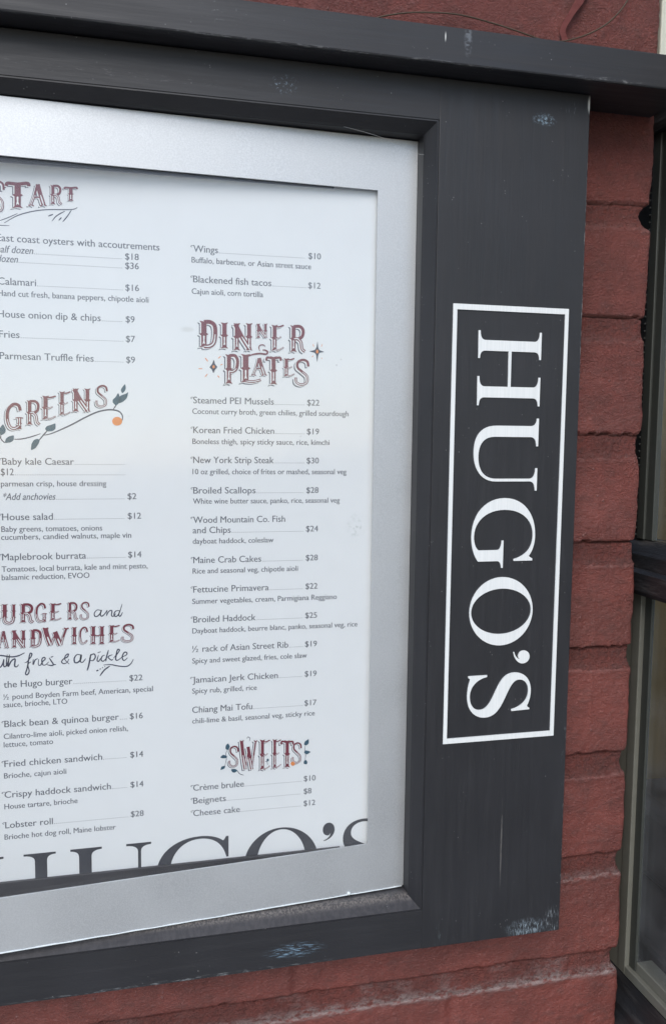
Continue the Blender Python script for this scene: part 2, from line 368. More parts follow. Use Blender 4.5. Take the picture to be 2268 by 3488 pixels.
HEADS={
 'DIN': [('D', [42.19, 44.15, 51.88, 44.48, 42.22, 58.36]), ('I', [53.47, 43.96, 58.31, 44.13, 53.47, 57.97]), ('N', [60.49, 43.1, 71.25, 43.46, 60.48, 57.92]), ('N', [73.19, 50.27, 79.51, 50.5, 73.17, 58.1]), ('E', [81.23, 43.54, 88.7, 43.79, 81.16, 57.79]), ('R', [91.51, 43.3, 100.68, 43.6, 91.41, 57.96]), ('P', [55.89, 24.94, 64.03, 25.14, 55.89, 41.03]), ('L', [64.42, 25.87, 76.25, 26.16, 64.4, 41.45]), ('A', [70.55, 29.9, 79.21, 30.13, 70.53, 39.57]), ('T', [78.98, 25.16, 86.97, 25.35, 78.91, 40.71]), ('E', [88.19, 29.78, 94.73, 29.96, 88.13, 39.88]), ('S', [94.77, 25.15, 103.39, 25.35, 94.66, 39.59])],
 'STA': [('S', [-61.47, 107.69, -54.89, 108.15, -61.1, 123.31]), ('T', [-54.19, 110.44, -43.44, 111.2, -53.91, 123.31]), ('A', [-43.6, 112.24, -34.76, 112.87, -43.38, 123.19]), ('R', [-33.45, 113.72, -27.32, 114.16, -33.28, 123.41]), ('T', [-25.99, 115.92, -19.82, 116.37, -25.88, 123.03])],
 'GRE': [('G', [-57.29, -0.97, -48.83, -0.86, -57.0, 12.36]), ('R', [-47.21, 1.37, -40.01, 1.46, -46.96, 14.19]), ('E', [-39.51, 4.21, -32.03, 4.32, -39.28, 16.69]), ('E', [-30.85, 6.61, -24.68, 6.71, -30.64, 19.09]), ('N', [-23.96, 8.48, -14.51, 8.64, -23.77, 20.81]), ('S', [-12.07, 11.21, -5.64, 11.32, -11.92, 22.75])],
 'BUR': [('B', [-69.0, -103.14, -62.04, -103.43, -68.76, -92.96]), ('U', [-61.35, -102.97, -53.87, -103.29, -61.11, -92.52]), ('R', [-52.5, -102.76, -45.18, -103.06, -52.29, -92.6]), ('G', [-44.48, -102.7, -38.73, -102.94, -44.29, -92.64]), ('E', [-37.33, -102.26, -31.06, -102.52, -37.16, -92.9]), ('R', [-28.35, -102.23, -22.63, -102.46, -28.2, -92.73]), ('S', [-21.46, -102.41, -16.51, -102.62, -21.32, -92.73]), ('S', [-70.21, -116.23, -63.91, -116.54, -69.99, -106.98]), ('A', [-63.54, -115.97, -57.79, -116.25, -63.33, -106.69]), ('N', [-56.65, -116.16, -49.35, -116.52, -56.45, -106.6]), ('D', [-47.41, -116.12, -41.42, -116.41, -47.23, -106.76]), ('W', [-40.12, -115.83, -28.25, -116.41, -39.94, -106.1]), ('I', [-26.36, -115.8, -22.98, -115.96, -26.21, -106.19]), ('C', [-22.27, -115.7, -17.54, -115.92, -22.13, -106.37]), ('H', [-16.32, -116.23, -9.08, -116.58, -16.18, -106.12]), ('E', [-7.06, -115.57, -0.91, -115.86, -6.95, -106.02]), ('S', [-0.05, -115.65, 6.82, -115.97, 0.06, -105.81])],
 'SWE': [('S', [58.23, -190.95, 64.29, -191.46, 58.22, -178.49]), ('W', [65.29, -193.42, 74.24, -194.17, 65.25, -175.68]), ('E', [75.77, -194.15, 82.18, -194.69, 75.7, -176.08]), ('E', [83.26, -193.83, 88.54, -194.27, 83.17, -176.49]), ('T', [88.7, -193.81, 95.58, -194.39, 88.59, -177.45]), ('S', [94.93, -191.79, 100.9, -192.28, 94.84, -179.26])],
}
STA_S = [([(-55.44, 103.06), (-49.18, 107.05), (-42.19, 109.6), (-34.8, 111.06), (-22.88, 111.97), (-19.67, 113.26)], 0.5), ([(-57.59, 104.04), (-53.57, 105.81), (-48.98, 108.19)], 0.4), ([(-32.3, 105.56), (-30.4, 107.96), (-28.14, 109.63), (-25.89, 110.93)], 0.5), ([(-27.09, 105.53), (-24.81, 108.35), (-22.7, 111.72)], 0.5), ([(-34.11, 107.9), (-31.69, 109.01)], 0.6), ([(-28.95, 106.17), (-27.62, 107.7)], 0.6), ([(-59.08, 101.81), (-57.64, 101.8), (-52.93, 101.92)], 0.35)]
BUR_S = [([(-10.75, -97.85), (-12.65, -97.53), (-14.09, -99.22), (-13.88, -100.88), (-12.46, -100.93), (-11.01, -99.34), (-10.37, -97.62), (-11.02, -100.09), (-10.08, -101.03), (-8.39, -99.44), (-7.42, -97.98), (-7.84, -100.97)], 0.45), ([(-7.84, -100.97), (-6.47, -98.52), (-4.94, -98.23), (-5.16, -100.82), (-4.12, -101.27), (-2.9, -99.91)], 0.45), ([(-0.82, -98.38), (-2.89, -98.51), (-3.87, -100.37), (-2.92, -101.52), (-1.22, -99.98), (0.51, -94.77)], 0.45), ([(-0.82, -98.38), (-1.33, -100.73), (-0.52, -101.41), (0.71, -99.3)], 0.45), ([(-64.49, -121.9), (-63.67, -125.88), (-62.55, -126.43), (-61.39, -125.02), (-60.64, -122.11)], 0.5), ([(-60.42, -122.12), (-60.72, -125.55), (-59.82, -126.09), (-58.41, -123.7), (-57.64, -119.8)], 0.5), ([(-57.64, -119.8), (-58.16, -122.73), (-58.46, -126.16), (-56.8, -123.29), (-54.96, -122.4), (-55.26, -125.84), (-54.36, -126.63), (-53.19, -125.46)], 0.55), ([(-58.77, -119.74), (-59.32, -124.14), (-59.14, -126.12)], 0.45), ([(-64.47, -120.92), (-62.18, -120.06), (-57.21, -121.05), (-53.55, -120.75), (-50.09, -119.2)], 0.55), ([(-50.2, -124.63), (-49.04, -124.2), (-47.15, -121.82), (-46.43, -120.12), (-47.34, -119.73), (-48.09, -122.76), (-48.87, -127.18), (-49.86, -130.59), (-48.95, -131.14), (-47.99, -129.21), (-48.61, -125.7), (-46.97, -124.31)], 0.5), ([(-45.79, -122.88), (-45.94, -125.85), (-44.88, -123.42), (-43.48, -122.75)], 0.45), ([(-43.03, -123.03), (-43.31, -125.99), (-42.16, -126.3), (-41.2, -124.61), (-39.79, -123.19), (-40.23, -122.18), (-41.41, -123.11), (-41.23, -125.85), (-39.85, -126.43), (-37.96, -124.78)], 0.45), ([(-37.69, -122.56), (-37.01, -123.84), (-35.66, -126.4), (-37.06, -126.82), (-38.91, -126.23)], 0.5), ([(-35.66, -126.4), (-34.26, -126.48)], 0.4), ([(-36.99, -122.35), (-35.58, -121.92)], 0.4), ([(-27.47, -126.59), (-29.55, -124.23), (-29.76, -122.72), (-28.79, -121.27), (-27.85, -121.07), (-28.35, -122.54), (-30.47, -123.68), (-31.43, -125.13), (-30.28, -126.19), (-28.63, -125.53), (-27.66, -123.83)], 0.45), ([(-21.51, -121.89), (-23.39, -121.55), (-24.83, -123.48), (-24.63, -125.74), (-22.98, -125.83), (-21.54, -124.15), (-21.27, -121.65), (-21.79, -125.14), (-20.62, -125.95), (-18.94, -124.03)], 0.55), ([(-16.29, -121.66), (-16.81, -124.9), (-17.57, -128.38), (-18.32, -130.61)], 0.6), ([(-17.04, -124.38), (-16.06, -122.17), (-14.39, -121.75), (-13.94, -123.54), (-15.15, -125.24), (-16.58, -125.16)], 0.5), ([(-12.26, -122.36), (-13.01, -125.1), (-12.3, -125.89), (-11.09, -124.19)], 0.45), ([(-12.72, -121.08), (-10.95, -120.57)], 0.35), ([(-8.92, -122.54), (-10.36, -123.22), (-10.86, -125.21), (-9.67, -125.88), (-8.22, -124.34)], 0.45), ([(-6.97, -119.86), (-7.97, -123.34), (-8.48, -126.09)], 0.5), ([(-4.84, -122.49), (-7.25, -123.63), (-5.59, -125.49), (-4.63, -125.03)], 0.45), ([(-4.38, -124.54), (-1.94, -121.63), (-1.2, -120.14), (-2.16, -119.84), (-2.92, -122.59), (-3.19, -125.36), (-1.99, -125.68), (-0.04, -124.26)], 0.5), ([(-0.04, -124.26), (2.63, -122.87), (2.41, -121.59), (1.19, -121.78), (0.2, -124.27), (1.15, -126.1), (3.1, -124.67)], 0.5), ([(6.15, -125.6), (4.77, -128.07), (2.33, -129.46), (-2.02, -128.97), (-5.86, -128.01), (-9.7, -128.05)], 0.45), ([(-6.35, -128.74), (-9.26, -130.86), (-11.69, -134.01)], 0.55), ([(-13.56, -131.13), (-12.37, -130.69)], 0.55), ([(-11.74, -130.37), (-11.07, -129.95)], 0.4), ([(-10.49, -129.58), (-9.91, -129.3)], 0.35), ([(-9.23, -129.04), (-8.75, -128.86)], 0.3)]
GRE_S = [([(-38.07, -3.82), (-34.88, -3.07), (-30.3, -1.12), (-23.83, 2.06), (-17.79, 5.48), (-11.73, 8.44), (-7.06, 9.72), (-3.32, 9.93), (-0.04, 9.12), (1.58, 7.22), (1.71, 5.29), (1.07, 3.35)], 0.75), ([(-52.96, -6.09), (-49.38, -5.91), (-44.87, -4.83), (-39.87, -3.03)], 0.6), ([(-40.84, -6.69), (-38.53, -3.82), (-36.67, -1.67)], 0.65), ([(-3.08, 10.03), (-0.94, 13.19)], 0.5), ([(-57.45, -8.01), (-58.76, -6.84), (-60.47, -4.05)], 0.55), ([(-59.39, -5.44), (-59.57, -3.57)], 0.4)]
GRE_L = [[(-32.42, 2.32), (-32.47, -0.43), (-33.95, -1.64), (-36.68, -1.81), (-37.56, -0.49), (-36.63, 0.94), (-34.8, 1.53)], [(-44.77, -11.69), (-44.49, -8.61), (-43.32, -6.47), (-41.73, -5.75), (-40.38, -6.21), (-40.87, -8.11), (-42.5, -10.49)], [(-0.41, 18.81), (0.28, 17.53), (0.73, 14.9), (-0.47, 12.95), (-1.88, 12.45), (-3.18, 13.86), (-3.16, 15.3), (-1.84, 16.53)], [(4.87, 19.4), (4.03, 16.17), (1.89, 14.2), (-0.09, 13.54), (0.42, 17.05), (1.7, 17.89), (3.59, 18.56)], [(3.26, 23.68), (3.62, 21.44), (2.89, 19.74), (1.71, 18.76), (1.02, 20.42), (1.74, 21.87)], [(-53.14, -4.07), (-53.18, -6.32), (-54.55, -7.61), (-57.45, -8.01), (-56.96, -5.89), (-55.6, -4.7)], [(-58.21, 1.6), (-56.94, -0.96), (-57.34, -2.84), (-59.14, -4.03), (-60.88, -2.65), (-59.94, -0.53)]]
GRE_O = [[(1.55, 3.99), (1.34, 3.1), (0.78, 2.34), (-0.07, 1.82), (-1.06, 1.64), (-2.05, 1.8), (-2.88, 2.29), (-3.43, 3.03), (-3.62, 3.91), (-3.42, 4.8), (-2.85, 5.55), (-2.01, 6.07), (-1.02, 6.26), (-0.03, 6.1), (0.8, 5.62), (1.36, 4.88)]]
SWE_L = [[(57.99, -177.07), (58.98, -179.09), (57.84, -180.95), (56.49, -180.06), (56.71, -178.14)], [(53.48, -184.87), (55.21, -183.46), (57.47, -184.65), (56.72, -185.52), (54.83, -185.53)], [(56.34, -190.01), (55.96, -191.54), (53.7, -192.29), (54.23, -190.38)], [(59.67, -192.4), (62.02, -192.36), (63.31, -193.49), (61.64, -194.52), (60.27, -194.01)], [(104.64, -178.1), (104.66, -180.65), (103.17, -181.72), (101.91, -181.07), (102.52, -179.29)], [(105.89, -185.75), (103.77, -187.1), (101.95, -186.0), (102.96, -184.65)], [(103.01, -190.3), (104.05, -191.74), (103.59, -193.14), (101.85, -192.52), (101.99, -191.02)], [(80.75, -187.7), (81.53, -188.71), (80.61, -189.66), (79.99, -188.59)]]
SWE_S = [([(57.69, -180.55), (56.71, -183.19), (57.09, -185.94), (56.19, -190.16)], 0.3), ([(102.7, -181.69), (102.42, -185.24), (102.99, -187.67), (102.62, -190.43)], 0.3), ([(63.16, -193.47), (64.68, -195.56), (66.97, -196.54)], 0.4), ([(70.12, -176.83), (70.35, -174.9), (69.2, -174.19), (68.82, -175.17)], 0.35), ([(80.77, -191.81), (80.38, -189.8), (79.22, -189.31)], 0.25)]
SWE_F = [[(96.66, -192.09), (96.42, -192.82), (95.8, -193.23), (95.02, -193.16), (94.39, -192.65), (94.15, -191.88), (94.38, -191.16), (95.0, -190.75), (95.78, -190.81), (96.41, -191.32)]]
DIN_L = [[(107.58, 49.81), (108.02, 46.39), (108.8, 44.95), (111.47, 44.05), (108.81, 43.47), (108.07, 41.98), (107.49, 38.27), (106.89, 42.18), (106.01, 43.38), (102.96, 44.12), (106.0, 44.95), (107.0, 46.36)], [(50.14, 37.84), (50.81, 35.61), (52.01, 33.97), (50.81, 32.5), (49.89, 30.65), (49.12, 32.45), (47.82, 33.75), (49.22, 35.56)]]
DIN_O = [[(108.2, 44.14), (108.07, 43.5), (107.71, 43.1), (107.27, 43.08), (106.91, 43.46), (106.77, 44.09), (106.9, 44.73), (107.25, 45.14), (107.69, 45.15), (108.05, 44.77)], [(50.71, 34.07), (50.58, 33.56), (50.24, 33.24), (49.83, 33.23), (49.49, 33.53), (49.36, 34.03), (49.49, 34.54), (49.83, 34.87), (50.24, 34.88), (50.58, 34.58)]]
DIN_S = [([(105.1, 48.15), (105.47, 46.7)], 0.35), ([(110.4, 48.19), (109.8, 46.94)], 0.35), ([(104.51, 41.03), (105.37, 41.79)], 0.35), ([(109.86, 40.8), (110.48, 40.23)], 0.3), ([(45.38, 38.79), (46.96, 36.83)], 0.55), ([(52.5, 38.63), (53.95, 39.87)], 0.45), ([(53.61, 35.12), (54.92, 35.59)], 0.4), ([(41.92, 32.87), (44.07, 32.79)], 0.45), ([(45.36, 28.52), (46.71, 30.09)], 0.45), ([(52.16, 29.42), (53.12, 28.34)], 0.5)]
DIN_V = [([(75.19, 43.34), (74.69, 45.26), (75.43, 46.49), (77.15, 46.69), (78.15, 45.86)], 0.6), ([(68.31, 39.99), (71.26, 41.29), (75.2, 41.99), (78.66, 41.76), (79.55, 43.0), (78.15, 43.93), (76.67, 43.88)], 0.9)]
# ------------------------------------------------------------------ ground
YW = .024                                    # brick face
bm = bmesh.new(); box(bm, -30, 30, -2.6, 1.0, -1.75, -1.42)
tag(build('pavement', bm, M_pave), 'pale concrete pavement in front of the wall', 'pavement', kind='structure')
bm = bmesh.new(); box(bm, -120, 120, -120, -2.62, -1.75, -1.55)
tag(build('road', bm, M_road), 'grey asphalt street beyond the pavement', 'road', kind='structure')

# ------------------------------------------------------------------ brick wall (one displaced sheet round the case)
SEAM = [.345, .2765, .2081, .1395, .0719, .0003, -.0668, -.1339, -.2035, -.2711, -.338, -.4065, -.475]
SEAM = [.345 + .0684 * k for k in range(10, 0, -1)] + SEAM + [-.475 - .0684 * k for k in range(1, 9)]
MORT = .0148
def nz(x, z, s, o=0.0): return mn.noise(Vector((x * s + o, z * s - o, o * .37)))
def fb(x, z, s, o, k=3):
    a = 0; amp = 1
    for i in range(k): a += amp * nz(x, z, s * 2 ** i, o + i * 7.3); amp *= .55
    return a
def smooth(a, b, t):
    t = max(0, min(1, (t - a) / (b - a))); return t * t * (3 - 2 * t)
def brick_prof(x, z):
    """-> (outward height, wear, mortar fraction)"""
    zw = z + .0011 * nz(x, z, 38, 3) + .0006 * nz(x, z, 160, 9)
    i = 0
    while i < len(SEAM) - 1 and zw < SEAM[i + 1]: i += 1
    s = SEAM[i]; d = s - zw                      # distance below the seam
    pitch = s - (SEAM[i + 1] if i + 1 < len(SEAM) else s - .068)
    low = smooth(-.26, -.31, z)
    if d < 0: s, d = SEAM[0], 1
    mw = MORT + .0012 * nz(x, s, 25, 5)
    wear_lit = 0
    face = .0006 * fb(x, z, 45, 1) + .00028 * fb(x, z * 1.3, 330, 2, 3)
    rough = .0011 * fb(x, z, 420, 4, 3)
    if d < mw:
        t = d / mw
        depth = -.0019 + .0017 * t ** 1.6
        crack = -.0048 * math.exp(-(d / .0009) ** 2) * (.35 + .65 * smooth(-.3, .2, nz(x, s, 40, 8) + .2))
        h = depth + crack + rough
        wear_lit = smooth(.55, 1, t) * (.14 + .8 * low) + .4 * low * smooth(-.1, .5, nz(x, z, 60, 2))
        m = 1
    else:
        e = d - mw                              # below the upper arris of the brick
        b = max(0.0, pitch - d)                           # above its lower arris
        lip = .0014 * math.exp(-(e / .0022) ** 2) * (.6 + .6 * nz(x, s, 70, 6))
        rnd = -.0006 * math.exp(-e / .0009) - .0004 * math.exp(-b / .0009)
        h = face + lip + rnd
        wear_lit = math.exp(-(e / .0020) ** 2) * (.16 + .8 * low)  # upper lips paler as light caught there, painted in; lower courses are worn
        m = 0
        for k in range(-14, 3):                # painted-over upright joints, running bond
            xj = (.2005 if i % 2 == 0 else .0995) + k * .2134
            if xj < .285:
                q = abs(x - xj - .0016 * nz(xj, z, 60, 4))
                h -= .0013 * math.exp(-(q / .0035) ** 2); h += .0004 * math.exp(-((q - .0055) / .0016) ** 2)
    # drips of old paint near the corner and in the top course
    for xd, wd, am, z0, z1 in ((.2885, .0010, .0007, -.5, .6), (.2990, .0007, .0006, .02, .6), (.3045, .0008, .0005, -.5, -.07), (.2825, .0009, .0006, .2, .6), (.2955, .0008, .0006, -.35, -.2)):
        if z0 < z < z1: h += .6 * am * math.exp(-((x - xd - .0012 * nz(xd, z, 50, 2)) / wd) ** 2) * smooth(-.3, .2, nz(xd, z, 28, 7))
    return h, wear_lit, m
def wall_edge(z):
    i = 0
    while i < len(SEAM) - 1 and z < SEAM[i + 1]: i += 1
    s = SEAM[i]; d = s - z; pitch = s - (SEAM[i + 1] if i + 1 < len(SEAM) else s - .068)
    rec = {.1395: .007, .0719: .0024, .0003: .0018, -.0668: .0018, -.1339: .003, -.2035: .0035, -.2711: .004, -.338: .0045}.get(s, .004)
    e = .3172 + .0013 * nz(0, z, 45, 11) + .0006 * nz(0, z, 190, 12)
    if d < MORT: e -= rec * max(0.0, math.sin(math.pi * max(0, min(1, d / MORT)))) ** .5
    else:
        q = max(0.0, min(d - MORT, pitch - d)); e -= .0013 * math.exp(-q / .002)
    return e
def add_patch(bm, wl, x0, x1, z0, z1, nx, nzn, edge=False):
    rows = []
    for j in range(nzn + 1):
        z = z0 + (z1 - z0) * j / nzn
        xe = wall_edge(z) if edge else x1
        row = []
        for i in range(nx + 1):
            x = x0 + (xe - x0) * i / nx
            h, wr, mj = brick_prof(x, z)
            if edge:
                q = xe - x; h -= .0025 * math.exp(-q / .0011)
            v = bm.verts.new((x, YW - h, z)); v[wl] = wr; v[jl] = mj; row.append(v)
        if edge:
            for yy in (.031, .042, .06, .11, .2):
                v = bm.verts.new((xe + .0012 * nz(yy, z, 110, 3), yy, z)); v[wl] = row[-1][wl] * .5; v[jl] = row[-1][jl]; row.append(v)
        rows.append(row)
    for j in range(nzn):
        for i in range(len(rows[0]) - 1):
            bm.faces.new((rows[j][i], rows[j][i + 1], rows[j + 1][i + 1], rows[j + 1][i]))
bm = bmesh.new(); wl = bm.verts.layers.float.new('wear_lit'); jl = bm.verts.layers.float.new('joint')
add_patch(bm, wl, .252, .317, -.425, .345, 76, 760, True)          # pier beside the case
add_patch(bm, wl, -.24, .252, -.425, -.296, 400, 130)              # below the case
add_patch(bm, wl, -.24, .252, .186, .345, 300, 110)                # above the ledge
add_patch(bm, wl, -.24, -.20, -.296, .186, 12, 160)                # left of the case
# further off, the same brickwork more coarsely
add_patch(bm, wl, -1.1, -.24, -.425, .345, 170, 190)
add_patch(bm, wl, -1.1, .317, .345, .95, 280, 150)
add_patch(bm, wl, -1.1, .317, -.95, -.425, 280, 130)
for x0, x1, y, z0, z1 in ((-3, -1.1, YW, -1.42, 2.4), (-1.1, .317, YW, .95, 2.4), (-1.1, .317, YW, -1.42, -.95), (-3, .309, .034, -1.42, 2.4)):
    bm.faces.new([bm.verts.new(p) for p in ((x0, y, z0), (x1, y, z0), (x1, y, z1), (x0, y, z1))])
for z0, z1 in ((.345, 2.4), (-1.42, -.425)):
    bm.faces.new([bm.verts.new(p) for p in ((.317, YW, z0), (.317, .2, z0), (.317, .2, z1), (.317, YW, z1))])
bmesh.ops.recalc_face_normals(bm, faces=bm.faces)
wall = build('brick_wall', bm, M_brick, None, True)
tag(wall, 'red painted brick pier and wall behind the black menu case', 'wall')
# curling strip of loose paint above the ledge
bm = bmesh.new()
fl = spline([(.2685, .0225, .262), (.2605, .0195, .2485), (.2545, .0185, .2395), (.2515, .0205, .2325), (.2523, .0195, .2255), (.2497, .022, .2165)], 6)
L_, Rr = [], []
for i, p in enumerate(fl):
    wd = (.0030 * math.exp(-i / 8) + .0008) * (1 + .3 * mn.noise(p * 300))
    L_.append(bm.verts.new(p + Vector((-wd, .0022, .0006)))); Rr.append(bm.verts.new(p + Vector((wd, -.0008, 0))))
for i in range(len(fl) - 1): bm.faces.new((L_[i], Rr[i], Rr[i + 1], L_[i + 1]))
bmesh.ops.solidify(bm, geom=bm.faces[:], thickness=.0005)
build('peeling_paint', bm, M_flake, wall, True)

# thin cable lying against the wall above the ledge
bm = bmesh.new()
cpts = [(.096, .0165, .2035), (.1165, .0175, .2105), (.1335, .018, .2225), (.152, .019, .229), (.1705, .0185, .2315), (.187, .018, .232), (.206, .019, .2305), (.2225, .0185, .2275), (.2385, .0185, .2245), (.2465, .018, .2245), (.255, .018, .2265), (.267, .0185, .2315), (.279, .0185, .239), (.2895, .019, .2505), (.2935, .0195, .2605), (.296, .02, .28), (.297, .02, .34)]
tube(bm, spline(cpts, 5), .00045, 8)
tag(build('thin_cable', bm, M_cable, None, True), 'thin brown cable drooping across the red bricks above the ledge', 'cable')

# ------------------------------------------------------------------ menu display case
case = tag(empty('menu_display_case', (.02, YW, -.3036)), 'black wooden wall case with silver metal door framing the menu', 'display case')
iL, iR, iB, iT = -.1305, .1695, -.2798, .1682
oL, oR, oB, oT = -.2198, .2588, -.3036, .19
boxobj('stile', (iR, oR, 0, .0235, oB, oT - .0002), M_stile, case, .00035)
boxobj('stile', (oL, iL, 0, .0235, oB, oT - .0002), M_rail_b, case, .0009)
boxobj('top_rail', (iL, iR, .0001, .0235, iT, oT - .0003), M_rail_t, case)
boxobj('bottom_rail', (iL, iR, .0001, .0235, oB + .0003, iB), M_rail_b, case)
bm = bmesh.new()                                              # ledge, a shade out of level like the real one
box(bm, -.26, .3125, -.0175, .0238, .1902, .2087, .0009)
for v in bm.verts: v.co.z += (.3 - v.co.x) * .0016; v.co.y += (.3 - v.co.x) * .006 * (1 if v.co.y < 0 else 0)
build('ledge', bm, M_beam, case)
def bead(a, b, inx, mat):
    """mitred sloping bead from corner a to corner b, inx = inward direction"""
    bm = bmesh.new(); A = Vector(a); B = Vector(b); inw = Vector(inx); t = (B - A).normalized()
    prof = [(-.0001, .0005), (.0008, .0004), (.0052, .0062), (.006, .0078), (.006, .0203), (-.0001, .0203)]
    ra = [bm.verts.new(A + inw * o + t * max(o, 0) + Vector((0, y, 0))) for o, y in prof]
    rb = [bm.verts.new(B + inw * o - t * max(o, 0) + Vector((0, y, 0))) for o, y in prof]
    for i in range(len(prof)): bm.faces.new((ra[i], ra[(i + 1) % len(prof)], rb[(i + 1) % len(prof)], rb[i]))
    bm.faces.new(ra[::-1]); bm.faces.new(rb); bmesh.ops.recalc_face_normals(bm, faces=bm.faces)
    build('bead', bm, mat, case)
g = .0002
bead((iR - g, 0, iB + g), (iR - g, 0, iT - g), (-1, 0, 0), M_bead_v)
bead((iL + g, 0, iB + g), (iL + g, 0, iT - g), (1, 0, 0), M_bead_v)
bead((iL + g, 0, iT - g), (iR - g, 0, iT - g), (0, 0, -1), M_bead_h)
bead((iL + g, 0, iB + g), (iR - g, 0, iB + g), (0, 0, 1), M_bead_h)
boxobj('back_board', (iL + .002, iR - .002, .0206, .0236, iB + .002, iT - .002), M_back, case)
# silver door, hinged at the right, sprung open towards the lower left
dL, dR, dB, dT = -.1235, .1632, -.2722, .1613
qL, qR, qB, qT = -.1, .1401, -.2433, .133
def dy(x, z):
    s = .037 + (.161 - z) / .433 * (.083 - .037)
    return .0168 - (.164 - x) * s
door = empty('door', (dR, .017, dB)); door.parent = case; door.location = Vector((dR, .017, dB)) - case.location
def lerps(a, b, n): return [a + (b - a) * i / n for i in range(n + 1)]
bm = bmesh.new()
xs = lerps(dL, qL, 3) + lerps(qL, qR, 20)[1:] + lerps(qR, dR, 3)[1:]
zs = lerps(dB, qB, 3) + lerps(qB, qT, 24)[1:] + lerps(qT, dT, 3)[1:]
def inside(x, z): return qL + 1e-6 < x < qR - 1e-6 and qB + 1e-6 < z < qT - 1e-6
fv, bv = {}, {}
for x in xs:
    for z in zs:
        if not inside(x, z):
            fv[x, z] = bm.verts.new((x, dy(x, z), z)); bv[x, z] = bm.verts.new((x, dy(x, z) + .0012, z))
for i in range(len(xs) - 1):
    for j in range(len(zs) - 1):
        if inside((xs[i] + xs[i + 1]) / 2, (zs[j] + zs[j + 1]) / 2): continue
        k = [(xs[i], zs[j]), (xs[i + 1], zs[j]), (xs[i + 1], zs[j + 1]), (xs[i], zs[j + 1])]
        bm.faces.new([fv[q] for q in k]); bm.faces.new([bv[q] for q in reversed(k)])
bm.edges.ensure_lookup_table()
fset = {v: k for k, v in fv.items()}
for e in list(bm.edges):
    if len(e.link_faces) == 1 and e.verts[0] in fset and e.verts[1] in fset:
        a, b = fset[e.verts[0]], fset[e.verts[1]]
        bm.faces.new((fv[a], fv[b], bv[b], bv[a]))
bmesh.ops.recalc_face_normals(bm, faces=bm.faces)
pan = build('door_panel', bm, M_silver, door)
bm = bmesh.new()                                               # clear glazing fixed behind the opening
gx, gz = lerps(qL - .006, qR + .006, 6), lerps(qB - .006, qT + .006, 6)
for off in (.0014, .0026):
    V = [[bm.verts.new((x, dy(x, z) + off * 1.0, z)) for z in gz] for x in gx]
    for i in range(6):
        for j in range(6): bm.faces.new((V[i][j], V[i + 1][j], V[i + 1][j + 1], V[i][j + 1]))
build('glazing', bm, M_glazing, door)
bm = bmesh.new()                                               # lower edge's highlight built as a white strip, with a small knob
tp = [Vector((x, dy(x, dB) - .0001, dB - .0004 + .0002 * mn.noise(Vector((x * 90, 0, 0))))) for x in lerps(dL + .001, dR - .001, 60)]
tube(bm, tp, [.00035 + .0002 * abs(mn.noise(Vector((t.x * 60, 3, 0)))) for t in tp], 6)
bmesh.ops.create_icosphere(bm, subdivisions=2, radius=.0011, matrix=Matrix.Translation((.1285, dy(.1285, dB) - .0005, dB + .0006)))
build('edge_highlight', bm, M_edge_hl, door, True)
boxobj('retaining_strip', (-.122, .124, .0176, .0192, -.262, -.2447), M_strip, case, .0003)
boxobj('retaining_strip', (-.122, .1157, .0176, .0192, .1327, .15), M_strip, case, .0003)

# ------------------------------------------------------------------ serif capitals (cap height 1)
def bez(p0, p1, p2, p3, n=12):
    return [tuple((1 - t) ** 3 * a + 3 * (1 - t) ** 2 * t * b + 3 * (1 - t) * t * t * c + t ** 3 * d for a, b, c, d in zip(p0, p1, p2, p3)) for t in [i / n for i in range(1, n + 1)]]
def path(*cmds):
    out = []
    for c in cmds:
        if len(c) == 2: out.append(c)
        elif len(c) == 4: out += [tuple((1 - t) ** 2 * a + 2 * (1 - t) * t * b + t * t * d for a, b, d in zip(out[-1], c[:2], c[2:])) for t in [i / 6 for i in range(1, 7)]]
        else: out += bez(out[-1], c[:2], c[2:4], c[4:])
    return out
def serif_stem(x0, x1, s0, s1, lo=True, t=.028, b=.11):
    return path((s0, 0), (s1, 0), (s1, t), (x1, t, x1, b), (x1, 1 - b), (x1, 1 - t, s1, 1 - t), (s1, 1), (s0, 1), (s0, 1 - t), (x0, 1 - t, x0, 1 - b), (x0, b), (x0, t, s0, t))
def ell(cx, cy, rx, ry, n=56): return [(cx + rx * math.cos(2 * math.pi * i / n), cy + ry * math.sin(2 * math.pi * i / n)) for i in range(n)]
